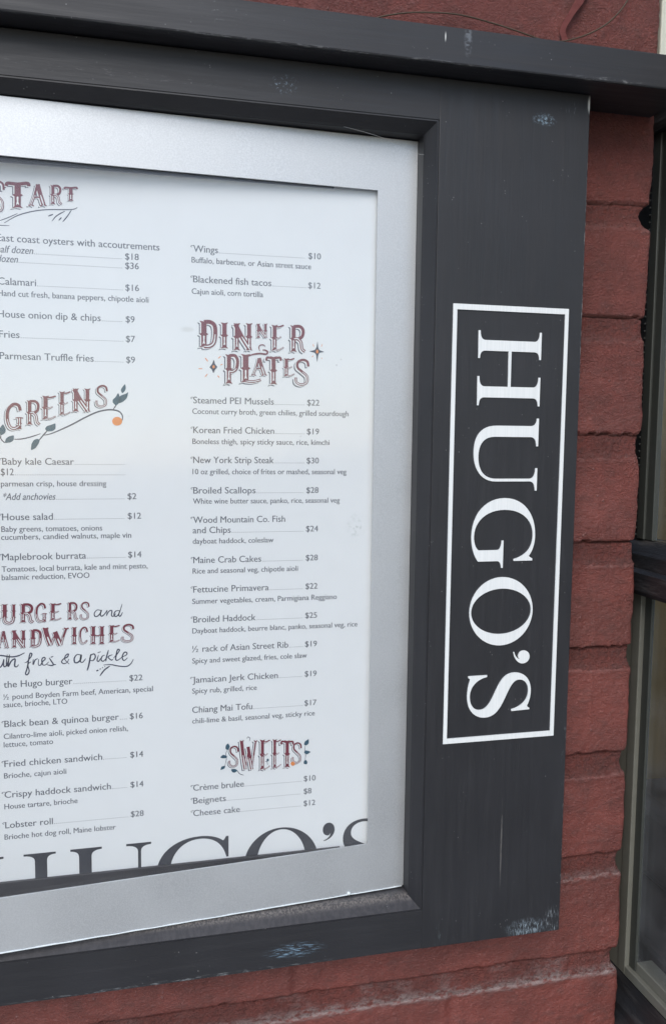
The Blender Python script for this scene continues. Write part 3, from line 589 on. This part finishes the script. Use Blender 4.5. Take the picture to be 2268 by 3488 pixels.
GLY = {
 'H': (1.233, [serif_stem(.155, .33, 0, .455), [(.3302, .48), (.9168, .48), (.9168, .525), (.3302, .525)], serif_stem(.917, 1.1, .75, 1.233)]),
 'U': (1.144, [path((0, 1), (.44, 1), (.44, .97), (.295, .965, .295, .88), (.295, .30), (.295, .12, .42, .045, .60, .045), (.82, .045, .953, .14, .953, .34), (.953, .88), (.953, .965, .785, .97), (.785, 1), (1.144, 1), (1.144, .97), (.997, .965, .997, .88), (.997, .33), (.997, .10, .80, -.03, .54, -.03), (.28, -.03, .12, .08, .12, .33), (.12, .88), (.12, .965, 0, .97))]),
 'G': (1.106, [path((1.0, .965), (1.0, .66), (.97, .66), (.92, .86, .80, .962, .60, .962), (.36, .962, .185, .78, .185, .49), (.185, .2, .36, .01, .60, .01), (.70, .01, .78, .04, .82, .09), (.82, .39), (.82, .452, .67, .46), (.67, .487), (1.106, .487), (1.106, .46), (.997, .452, .997, .39), (.997, .085), (.90, .01, .75, -.03, .60, -.03), (.24, -.03, 0, .19, 0, .49), (0, .80, .26, 1.0, .60, 1.0), (.74, 1.0, .85, .965, .925, .905), (.95, .93, .965, .965))]),
 'O': (1.09, [ell(.545, .485, .545, .515), ell(.545, .485, .362, .488)]),
 "'": (.205, [path((.10, .975), (.16, .975, .205, .93, .205, .865), (.205, .79, .13, .72, .02, .705), (.015, .718), (.09, .735, .135, .78, .130, .82), (.12, .795, .11, .785, .09, .785), (.04, .785, 0, .82, 0, .875), (0, .93, .04, .975, .10, .975))]),
 'S': (.74, [path((.625, .70), (.655, .70), (.645, 1.0), (.62, 1.0), (.60, .96, .585, .955, .56, .967), (.50, .995, .42, 1.015, .33, 1.015), (.13, 1.015, 0, .90, 0, .735), (0, .56, .14, .50, .32, .42), (.50, .345, .60, .29, .60, .18), (.60, .08, .50, .012, .36, .012), (.20, .012, .08, .12, .047, .285), (.015, .285), (.02, -.02), (.05, -.02), (.06, .005, .075, .015, .10, .007), (.17, -.015, .26, -.03, .36, -.03), (.58, -.03, .735, .09, .735, .265), (.735, .44, .60, .51, .42, .59), (.22, .675, .125, .72, .125, .815), (.125, .91, .21, .972, .33, .972), (.48, .972, .59, .87, .625, .70))])}
def fill_mesh(loops, thick):
    """2-D outlines -> a solid plate (even-odd fill), z = 0..thick"""
    cu = bpy.data.curves.new('outline', 'CURVE'); cu.dimensions = '2D'; cu.fill_mode = 'BOTH'; cu.extrude = thick / 2
    for lp in loops:
        q = [lp[0]]
        for p in lp[1:]:
            if (p[0] - q[-1][0]) ** 2 + (p[1] - q[-1][1]) ** 2 > 1e-14: q.append(p)
        if (q[0][0] - q[-1][0]) ** 2 + (q[0][1] - q[-1][1]) ** 2 < 1e-14: q.pop()
        sp = cu.splines.new('POLY'); sp.points.add(len(q) - 1); sp.use_cyclic_u = True
        for pt, p in zip(sp.points, q): pt.co = (p[0], p[1], 0, 1)
    o = bpy.data.objects.new('outline', cu); col.objects.link(o)
    dg = bpy.context.evaluated_depsgraph_get(); me = bpy.data.meshes.new_from_object(o.evaluated_get(dg), depsgraph=dg)
    bpy.data.objects.remove(o); bpy.data.curves.remove(cu)
    return me
# border and upright name on the right stile (reads downwards)
def plate(name, loops, mat, parent, thick, f):
    """loops in metres (u, v); f maps u, v, h -> world"""
    me = fill_mesh(loops, thick)
    for v in me.vertices: v.co = f(v.co.x, v.co.y, v.co.z + thick / 2)
    me.update(); bm = bmesh.new(); bm.from_mesh(me); bpy.data.meshes.remove(me)
    bmesh.ops.recalc_face_normals(bm, faces=bm.faces)
    return build(name, bm, mat, parent)
on_board = lambda u, v, h: Vector((u, -.00005 - h, v))
bw = .0031
B = [(.1797, -.1797), (.2499, -.1797), (.2499, .0711), (.1797, .0711)]
Bi = [(.1797 + bw * .75, -.1797 + bw), (.2499 - bw * .75, -.1797 + bw), (.2499 - bw * .75, .0711 - bw), (.1797 + bw * .75, .0711 - bw)]
plate('lettering_border', [B, Bi], M_brushed, case, .0007, on_board)
BASEX, CAP = .1951, .0384
for ch, a, b in (('H', .0571, .0155), ('U', .0086, -.0328), ('G', -.0370, -.0774), ('O', -.0828, -.1230), ("'", -.1268, -.1345), ('S', -.1397, -.1658)):
    wd, lps = GLY[ch]; k = (a - b) / wd
    plate('apostrophe' if ch == "'" else 'letter', [[(BASEX + y * CAP, a - x * k) for x, y in lp] for lp in lps], M_brushed, case, .0007, on_board)

# ------------------------------------------------------------------ menu page
PY = .0195
page = tag(empty('menu_page', (.022, PY, -.275)), 'white printed dinner menu sheet behind the glazing of the case', 'menu')
bm = bmesh.new(); box(bm, -.118, .161, PY, PY + .0003, -.273, .151)
build('sheet', bm, M_paper, page)
mm = .001
def on_page(layer): return PY - .00004 - layer * .00004
class Ink:
    """collects flat print in one mesh"""
    def __init__(s): s.bm = bmesh.new()
    def poly(s, pts, layer=0):
        y = on_page(layer); vs = [s.bm.verts.new((p[0], y, p[1])) for p in pts]
        f = s.bm.faces.new(vs)
    def ribbon(s, pts, w, layer=0, taper=True, n=6):
        P = spline([Vector((p[0], p[1], 0)) for p in pts], n); y = on_page(layer); prev = None
        for i, p in enumerate(P):
            t = (P[min(i + 1, len(P) - 1)] - P[max(i - 1, 0)]); t = t.normalized() if t.length else Vector((1, 0, 0))
            nn = Vector((-t.y, t.x, 0)); k = w / 2
            if taper: k *= .45 + .55 * min(1, 3.5 * min(i, len(P) - 1 - i) / (len(P) - 1) + .1)
            a, b = p + nn * k, p - nn * k
            cur = (s.bm.verts.new((a.x, y, a.y)), s.bm.verts.new((b.x, y, b.y)))
            if prev: s.bm.faces.new((prev[0], prev[1], cur[1], cur[0]))
            prev = cur
    def mesh(s, me, layer=0):
        s.bm.from_mesh(me)
    def done(s, name, mat, parent):
        for f in s.bm.faces: f.normal_update()
        bmesh.ops.triangulate(s.bm, faces=[f for f in s.bm.faces if len(f.verts) > 4])
        for f in s.bm.faces:
            if f.normal.y > 0: f.normal_flip()
        return build(name, s.bm, mat, parent)
tcu = bpy.data.curves.new('type', 'FONT'); tcu.resolution_u = 3; tcu.size = 1.0
tob = bpy.data.objects.new('type', tcu); col.objects.link(tob)
def type_mesh(text):
    tcu.body = text; tcu.offset = 0.0; bpy.context.view_layer.update()
    dg = bpy.context.evaluated_depsgraph_get(); return bpy.data.meshes.new_from_object(tob.evaluated_get(dg), depsgraph=dg)
_m = type_mesh('H'); CAPH = max(v.co.y for v in _m.vertices)
def put(ink, text, x0, z, x1=None, cap=3.3, slant=0, sx=None, layer=0):
    me = type_mesh(text)
    lo = min(v.co.x for v in me.vertices); hi = max(v.co.x for v in me.vertices)
    k = cap * mm / CAPH; kx = (x1 - x0) * mm / (hi - lo) if x1 is not None else (sx or k)
    for v in me.vertices:
        x, y = v.co.x, v.co.y
        v.co = ((x0 * mm) + (x - lo) * kx + slant * y * k, on_page(layer), z * mm + y * k)
    me.update(); ink.mesh(me)
    for v in me.vertices: v.co += Vector((.00011, -.00002, 0))          # second pass of ink gives the weight of the print
    ink.mesh(me); bpy.data.meshes.remove(me)
    return x0 + (hi - lo) * kx / mm
SECT = (('starters', -70, 200, 30), ('greens', -70, 10, -100), ('burgers', -70, -100, -300))
def section(x0, z): return 'dinner_text' if x0 > 20 else ('starter_text' if z > 20 else 'salad_text' if z > -110 else 'burger_text')
INK = {}
for st, text, x0, z, x1, price in LINES:
    ink = INK.setdefault(section(x0, z) if not (x0 > 20 and z > 60) else 'starter_text', Ink())
    rcol = x0 > 20
    put(ink, text, x0, z, x1, 3.55 if st != 'd' else 2.95, .22 if st == 'i' else 0)
    if st == 'n' and text[0].isupper() and text[:6] not in ('Chiang', 'East c'):      # little swash before the capital
        ink.ribbon([(x0 * mm - .0005, (z + 2.35) * mm), (x0 * mm - .0012, (z + 2.7) * mm), (x0 * mm - .0008, (z + 3.25) * mm), (x0 * mm + .0008, (z + 3.2) * mm)], .00032, 1)
    if price:
        end = 100.7 if rcol else 2.4
        t = x1 + .9
        while t < end:
            ink.poly([((t + .22 * math.cos(a)) * mm, (z + .22 + .22 * math.sin(a)) * mm) for a in [i * math.pi / 3 for i in range(6)]], 1); t += 1.08
        if price != '.': put(ink, price, 102.0 if rcol else 3.9, z, None, 3.25)
for n, ink in INK.items(): ink.done(n, M_ink, page)
bpy.data.objects.remove(tob)

# --- hand-drawn Tuscan capitals: shapes in a unit box, stems with fish-tail feet and a spur at mid height
def stem(x, h=.145, y0=0, y1=1):
    f = h * 1.75; m = (y0 + y1) / 2; d = (y1 - y0)
    R = [(x + f, y0), (x + h, y0 + .08 * d), (x + h, m - .05 * d), (x + f, m), (x + h, m + .05 * d), (x + h, y1 - .08 * d), (x + f, y1)]
    return ('P', R + [(x, y1 - .03 * d)] + [(2 * x - a, b) for a, b in reversed(R)] + [(x, y0 + .03 * d)])
def rb(w, *pts): return ('R', w, pts)
T_ = {
 'D': [stem(.27), rb(.24, (.27, .955), (.62, .95), (.86, .82), (.9, .5), (.82, .18), (.58, .05), (.27, .045))],
 'I': [stem(.5, .24)], 'N': [stem(.2, .1), stem(.82, .1), rb(.24, (.12, .96), (.45, .5), (.86, .04))],
 'E': [stem(.3, .14), rb(.12, (.3, .94), (.6, .92), (.98, .98)), rb(.1, (.35, .5), (.55, .48), (.78, .54)), rb(.11, (.3, .06), (.65, .05), (.98, .14))],
 'R': [stem(.28, .12), rb(.2, (.28, .95), (.66, .95), (.86, .82), (.82, .6), (.6, .5), (.3, .5)), rb(.2, (.5, .5), (.72, .38), (.8, .12), (.98, .02))],
 'P': [stem(.3, .14), rb(.22, (.3, .95), (.7, .95), (.88, .78), (.8, .52), (.55, .42), (.32, .44))],
 'L': [stem(.26, .13), rb(.13, (.26, .06), (.6, .04), (.97, .1))],
 'A': [rb(.13, (.48, .98), (.34, .5), (.14, .03)), rb(.25, (.5, .98), (.66, .5), (.84, .03)), rb(.08, (.25, .36), (.5, .4), (.74, .36)), rb(.07, (.0, .02), (.15, .05), (.3, .0)), rb(.07, (.64, .0), (.83, .05), (1, .01))],
 'T': [stem(.5, .14), rb(.17, (.0, .84), (.06, .95), (.5, .92), (.94, .95), (1, .84))],
 'S': [rb(.17, (.9, .72), (.84, .9), (.55, .97), (.22, .88), (.2, .68), (.5, .52), (.82, .34), (.78, .1), (.42, .03), (.12, .12), (.08, .3))],
 'G': [rb(.2, (.88, .72), (.78, .92), (.48, .96), (.18, .75), (.13, .4), (.28, .1), (.55, .03), (.8, .12)), stem(.84, .09, 0, .44), rb(.07, (.6, .43), (.85, .45), (1.04, .43))],
 'C': [rb(.2, (.9, .7), (.78, .92), (.48, .96), (.18, .75), (.13, .4), (.3, .08), (.6, .04), (.9, .22))],
 'U': [stem(.22, .13, .3, 1), stem(.82, .09, .3, 1), rb(.2, (.22, .36), (.26, .12), (.5, .03), (.74, .1), (.82, .36))],
 'B': [stem(.28, .13), rb(.2, (.28, .95), (.7, .93), (.78, .72), (.5, .53)), rb(.22, (.3, .52), (.8, .48), (.9, .2), (.6, .04), (.28, .05))],
 'H': [stem(.2, .12), stem(.82, .12), rb(.09, (.28, .5), (.5, .47), (.75, .52))],
 'W': [rb(.22, (.04, .97), (.14, .5), (.28, .03)), rb(.1, (.3, .03), (.42, .45), (.52, .75)), rb(.22, (.46, .78), (.58, .4), (.7, .03)), rb(.1, (.72, .03), (.82, .5), (.95, .97)), rb(.07, (-.06, .98), (.05, .95), (.18, .99)), rb(.07, (.84, .99), (.95, .95), (1.05, .99))]}
def heading(key, name, extras=(), sh=1.0):
    root = empty(name, (0, PY, 0)); root.parent = page; root.location = Vector((0, PY, 0)) - page.location
    shadow, gap, face, inl = Ink(), Ink(), Ink(), Ink()
    for n, (ch, (ax, az, bx, bz, cx, cz)) in enumerate(HEADS[key]):
        A = Vector((ax, az)) * mm; U = Vector((bx - ax, bz - az)) * mm; V = Vector((cx - ax, cz - az)) * mm
        ht = V.length; d = ht * .085 * sh
        q = lambda p, dx=0, dz=0: (A.x + U.x * p[0] + V.x * p[1] + dx, A.y + U.y * p[0] + V.y * p[1] + dz)
        for k, s in enumerate(T_[ch]):
            for ink, dx, dz, lay in ((shadow, -d, -d * .8, 1), (gap, -d * .55, -d * .42, 3), (face, 0, 0, 5)):
                if s[0] == 'P': ink.poly([q(p, dx, dz) for p in s[1]], lay + k * .12)
                else: ink.ribbon([q(p, dx, dz) for p in s[2]], s[1] * U.length * .92, lay + k * .12, False)
            # pale inline in the lower half
            if s[0] == 'P':
                xs = [p[0] for p in s[1]]; x = sum((min(xs), max(xs))) / 2; hw = (max(xs) - min(xs)) / 3.5
                y0 = min(p[1] for p in s[1])
                if y0 < .2: inl.poly([q(p) for p in ((x - hw * .5, .12), (x, .16), (x + hw * .5, .12), (x + hw * .22, .25), (x + hw * .3, .42), (x, .45), (x - hw * .3, .42), (x - hw * .22, .25))], 7 + k * .1)
            else:
                seg = [p for p in s[2] if p[1] < .56]
                if len(seg) > 1 and s[1] > .09: inl.ribbon([q(p) for p in seg], s[1] * U.length * .3, 7 + k * .1, True)
    shadow.done('letter_shadow', M_shadow, root); gap.done('letter_gap', M_white, root); face.done('letter_face', M_maroon, root); inl.done('letter_inline', M_white, root)
    for nm, mat, strokes, shapes, lay in extras:
        one = nm in ('flourish', 'vine', 'script', 'tendril'); ink = Ink()
        for pts, wd in strokes:
            ink.ribbon([(a * mm, b * mm) for a, b in pts], wd * mm, lay, True)
            if not one: ink.done(nm, mat, root); ink = Ink()
        for pts in shapes:
            ink.poly([(a * mm, b * mm) for a, b in spl2(pts)], lay + .4); ink.done(nm, mat, root); ink = Ink()
        if one: ink.done(nm, mat, root)
def spl2(pts):
    P = [Vector((a, b, 0)) for a, b in pts]; n = len(P); out = []
    for i in range(n):
        p0, p1, p2, p3 = P[i - 1], P[i], P[(i + 1) % n], P[(i + 2) % n]
        for k in range(3):
            t = k / 3; v = .5 * ((2 * p1) + (p2 - p0) * t * .5 + (2 * p0 - 5 * p1 + 4 * p2 - p3) * 0 + 0 * p3)
            v = p1.lerp(p2, t) + ((p2 - p0) * .12 * (t * (1 - t) * (1 - t)) - (p3 - p1) * .12 * (t * t * (1 - t))) * 2
            out.append((v.x, v.y))
    return out
heading('STA', 'start_heading', [('flourish', M_navy, STA_S, [], 1)])
heading('GRE', 'greens_heading', [('vine', M_navy, GRE_S, [], 1), ('leaf', M_teal, [], GRE_L, 2), ('berry', M_orange, [], GRE_O, 3)], .8)
heading('BUR', 'burgers_heading', [('script', M_navy, [(p, wd * 1.35) for p, wd in BUR_S], [], 2)], .7)
heading('DIN', 'dinner_plates_heading', [('star', M_navy, [], DIN_L, 2), ('star_centre', M_orange, [], DIN_O, 4), ('spark', M_orange, DIN_S, [], 2), ('tendril', M_maroon, DIN_V, [], 6.5)])
heading('SWE', 'sweets_heading', [('stalk', M_navy, SWE_S, [], 2), ('leaf', M_teal, [], SWE_L, 6), ('flower', M_orange, [], SWE_F, 9)], .7)
# large name printed across the foot of the page
ink = Ink()
for ch, x0, x1, zc, hgt in (('H', -78.9, -36.2, -230.9, 40), ('U', -28.6, 14.9, -230.7, 40), ('G', 17.5, 62.6, -230.3, 40.4), ('O', 67.2, 110.9, -229.9, 40.6), ("'", 113.7, 120.9, -228.8, 41), ('S', 126, 155, -230, 40)):
    wd, lps = GLY[ch]; k = (x1 - x0) / wd
    me = fill_mesh([[((x0 + x * k) * mm, (zc - (1 - y) * hgt) * mm) for x, y in lp] for lp in lps], 0)
    for v in me.vertices: v.co = (v.co.x, on_page(1), v.co.y)
    me.update(); ink.mesh(me); bpy.data.meshes.remove(me)
ink.done('large_name_lettering', M_bigink, page)

# ------------------------------------------------------------------ bay window at right: its side light runs out from the wall
bay = tag(empty('bay_window', (.335, .06, -.45)), 'shop bay window with olive frame and weathered black rails beside the brick pier', 'window')
XW = .335; FY = -.14
def bbox(name, dims, mat, bevel=0, parent=None): return boxobj(name, dims, mat, parent or bay, bevel)
bbox('jamb', (.3345, .3380, .0495, .16, -.1035, .19), M_gasket)
bbox('jamb', (.3333, .3380, .0495, .16, -.9, -.1036), M_olive_j)
gk = bbox('gasket', (.3335, .3345, .0492, .0555, -.07, .19), M_gasket)
bm = bmesh.new()
z = -.066
while z < .188:
    for y0 in (.0512,): bmesh.ops.create_icosphere(bm, subdivisions=1, radius=.0009, matrix=Matrix.Translation((.3334, y0, z)))
    z += .0046
build('gasket_bumps', bm, M_dot, gk, True)
# lower light: frame in two steps, mitred at the foot
bbox('stile', (.3325, .3380, .0405, .0494, -.3697, -.1035), M_olive, .0006)
bbox('stile', (.3355, .3380, .033, .0404, -.363, -.1035), M_olive_d, .0005)
bbox('bottom_frame', (.3325, .348, FY, .0404, -.3697, -.3632), M_olive, .0006)
bbox('bottom_frame', (.3360, .348, FY, .0328, -.3631, -.3562), M_olive, .0005)
# upper light
bbox('stile', (.3325, .3380, .0415, .0491, -.0685, .19), M_olive_d, .0006)
bbox('stile', (.3340, .3380, .034, .0414, -.0685, .19), M_olive_d, .0005)
# rails
prism_along('mid_rail', [(.346, -.1028), (.324, -.1028), (.3225, -.1), (.3225, -.0885), (.325, -.0865), (.3262, -.0862), (.3268, -.0775), (.329, -.0748), (.3345, -.069), (.346, -.0685)], 'y', FY, .0575, M_oldblack, bay)
prism_along('sill', [(.348, -.42), (.298, -.42), (.3, -.4085), (.3065, -.4035), (.3075, -.4), (.3155, -.3945), (.317, -.391), (.3215, -.386), (.3225, -.3825), (.3285, -.378), (.3305, -.3745), (.3325, -.3702), (.348, -.37)], 'y', FY - .03, .06, M_oldblack, bay)
prism_along('top_rail', [(.35, .19), (.329, .19), (.3275, .194), (.3275, .1985), (.331, .2), (.331, .2035), (.326, .2065), (.3262, .215), (.35, .215)], 'y', FY, .0575, M_oldblack, bay)
bbox('upper_post', (.3345, .385, .05, .1, .2155, 1.15), M_pale, .001)
bbox('upper_frame', (.333, .36, FY, .0195, .2155, .245), M_pale, .001)
bbox('corner_post', (.3325, .36, FY - .03, FY - .0005, -.3695, 1.15), M_olive, .001)
for z0, z1 in ((-.3561, -.1029), (-.0684, .19)): bbox('side_pane', (.3372, .3412, FY + .001, .0329 if z0 < -.2 else .0339, z0, z1), M_baypane)
bbox('side_pane', (.345, .349, FY + .001, .019, .246, 1.14), M_glass)
bbox('front_pane', (.361, 1.0, FY - .018, FY - .013, -.369, 1.14), M_glass)
bbox('corner_post', (1.001, 1.04, FY - .03, .16, -.3695, 1.15), M_olive, .001)
bbox('front_sill', (.349, 1.06, FY - .06, .2, -.42, -.3703), M_oldblack, .002)
bbox('bulkhead', (.315, 1.05, FY - .02, .2, -1.42, -.4205), M_oldblack, .002)
bbox('roof', (.31, 1.07, FY - .06, .3, 1.1505, 1.2), M_oldblack, .002)
boxobj('brick_wall', (1.07, 4, YW, .2, -1.42, 2.4), M_brick)
tag(bpy.data.objects['brick_wall.001'], 'stretch of red brick wall on the far side of the bay window', 'wall')
wall2 = boxobj('brick_wall', (.317, 1.07, YW + .3, .5, -1.42, 2.4), M_brick)
bpy.data.objects.remove(wall2)
# inside the bay
bm = bmesh.new()
nx_ = 120; V = []
for i in range(nx_ + 1):
    x = .339 + i / nx_ * .653; y = .19 + .005 * math.sin(i * .8) + .004 * math.sin(i * 1.9 + 1)
    V.append((bm.verts.new((x, y, -.362)), bm.verts.new((x, y, 1.1))))
for i in range(nx_): bm.faces.new((V[i][0], V[i + 1][0], V[i + 1][1], V[i][1]))
bmesh.ops.solidify(bm, geom=bm.faces[:], thickness=.002)
tag(build('curtain', bm, M_curtain, None, True), 'tan curtain hanging inside the bay window', 'curtain')
bm = bmesh.new(); box(bm, .352, .99, -.02, .17, -.369, -.352, .004)
box(bm, .40, .47, .03, .17, -.3519, -.288, .01, 3)  # dark block added where the pane shows a dark reflection
tag(build('reflection_block', bm, M_dark_refl, None), 'dark block inside the bay window standing in for a reflection in the glass', 'reflection stand-in')

# ------------------------------------------------------------------ cobweb thread across the upper inner corner
bm = bmesh.new()
tube(bm, spline([(.085, .0055, .1655), (.118, .0075, .1622), (.14, .008, .1585), (.1575, .0095, .1535), (.1615, .009, .152), (.1655, .0055, .151)], 5), .00007, 5)
tag(build('cobweb_thread', bm, flat('cobweb', (.5, .5, .5))), 'pale cobweb thread across the top right inner corner of the case', 'cobweb')
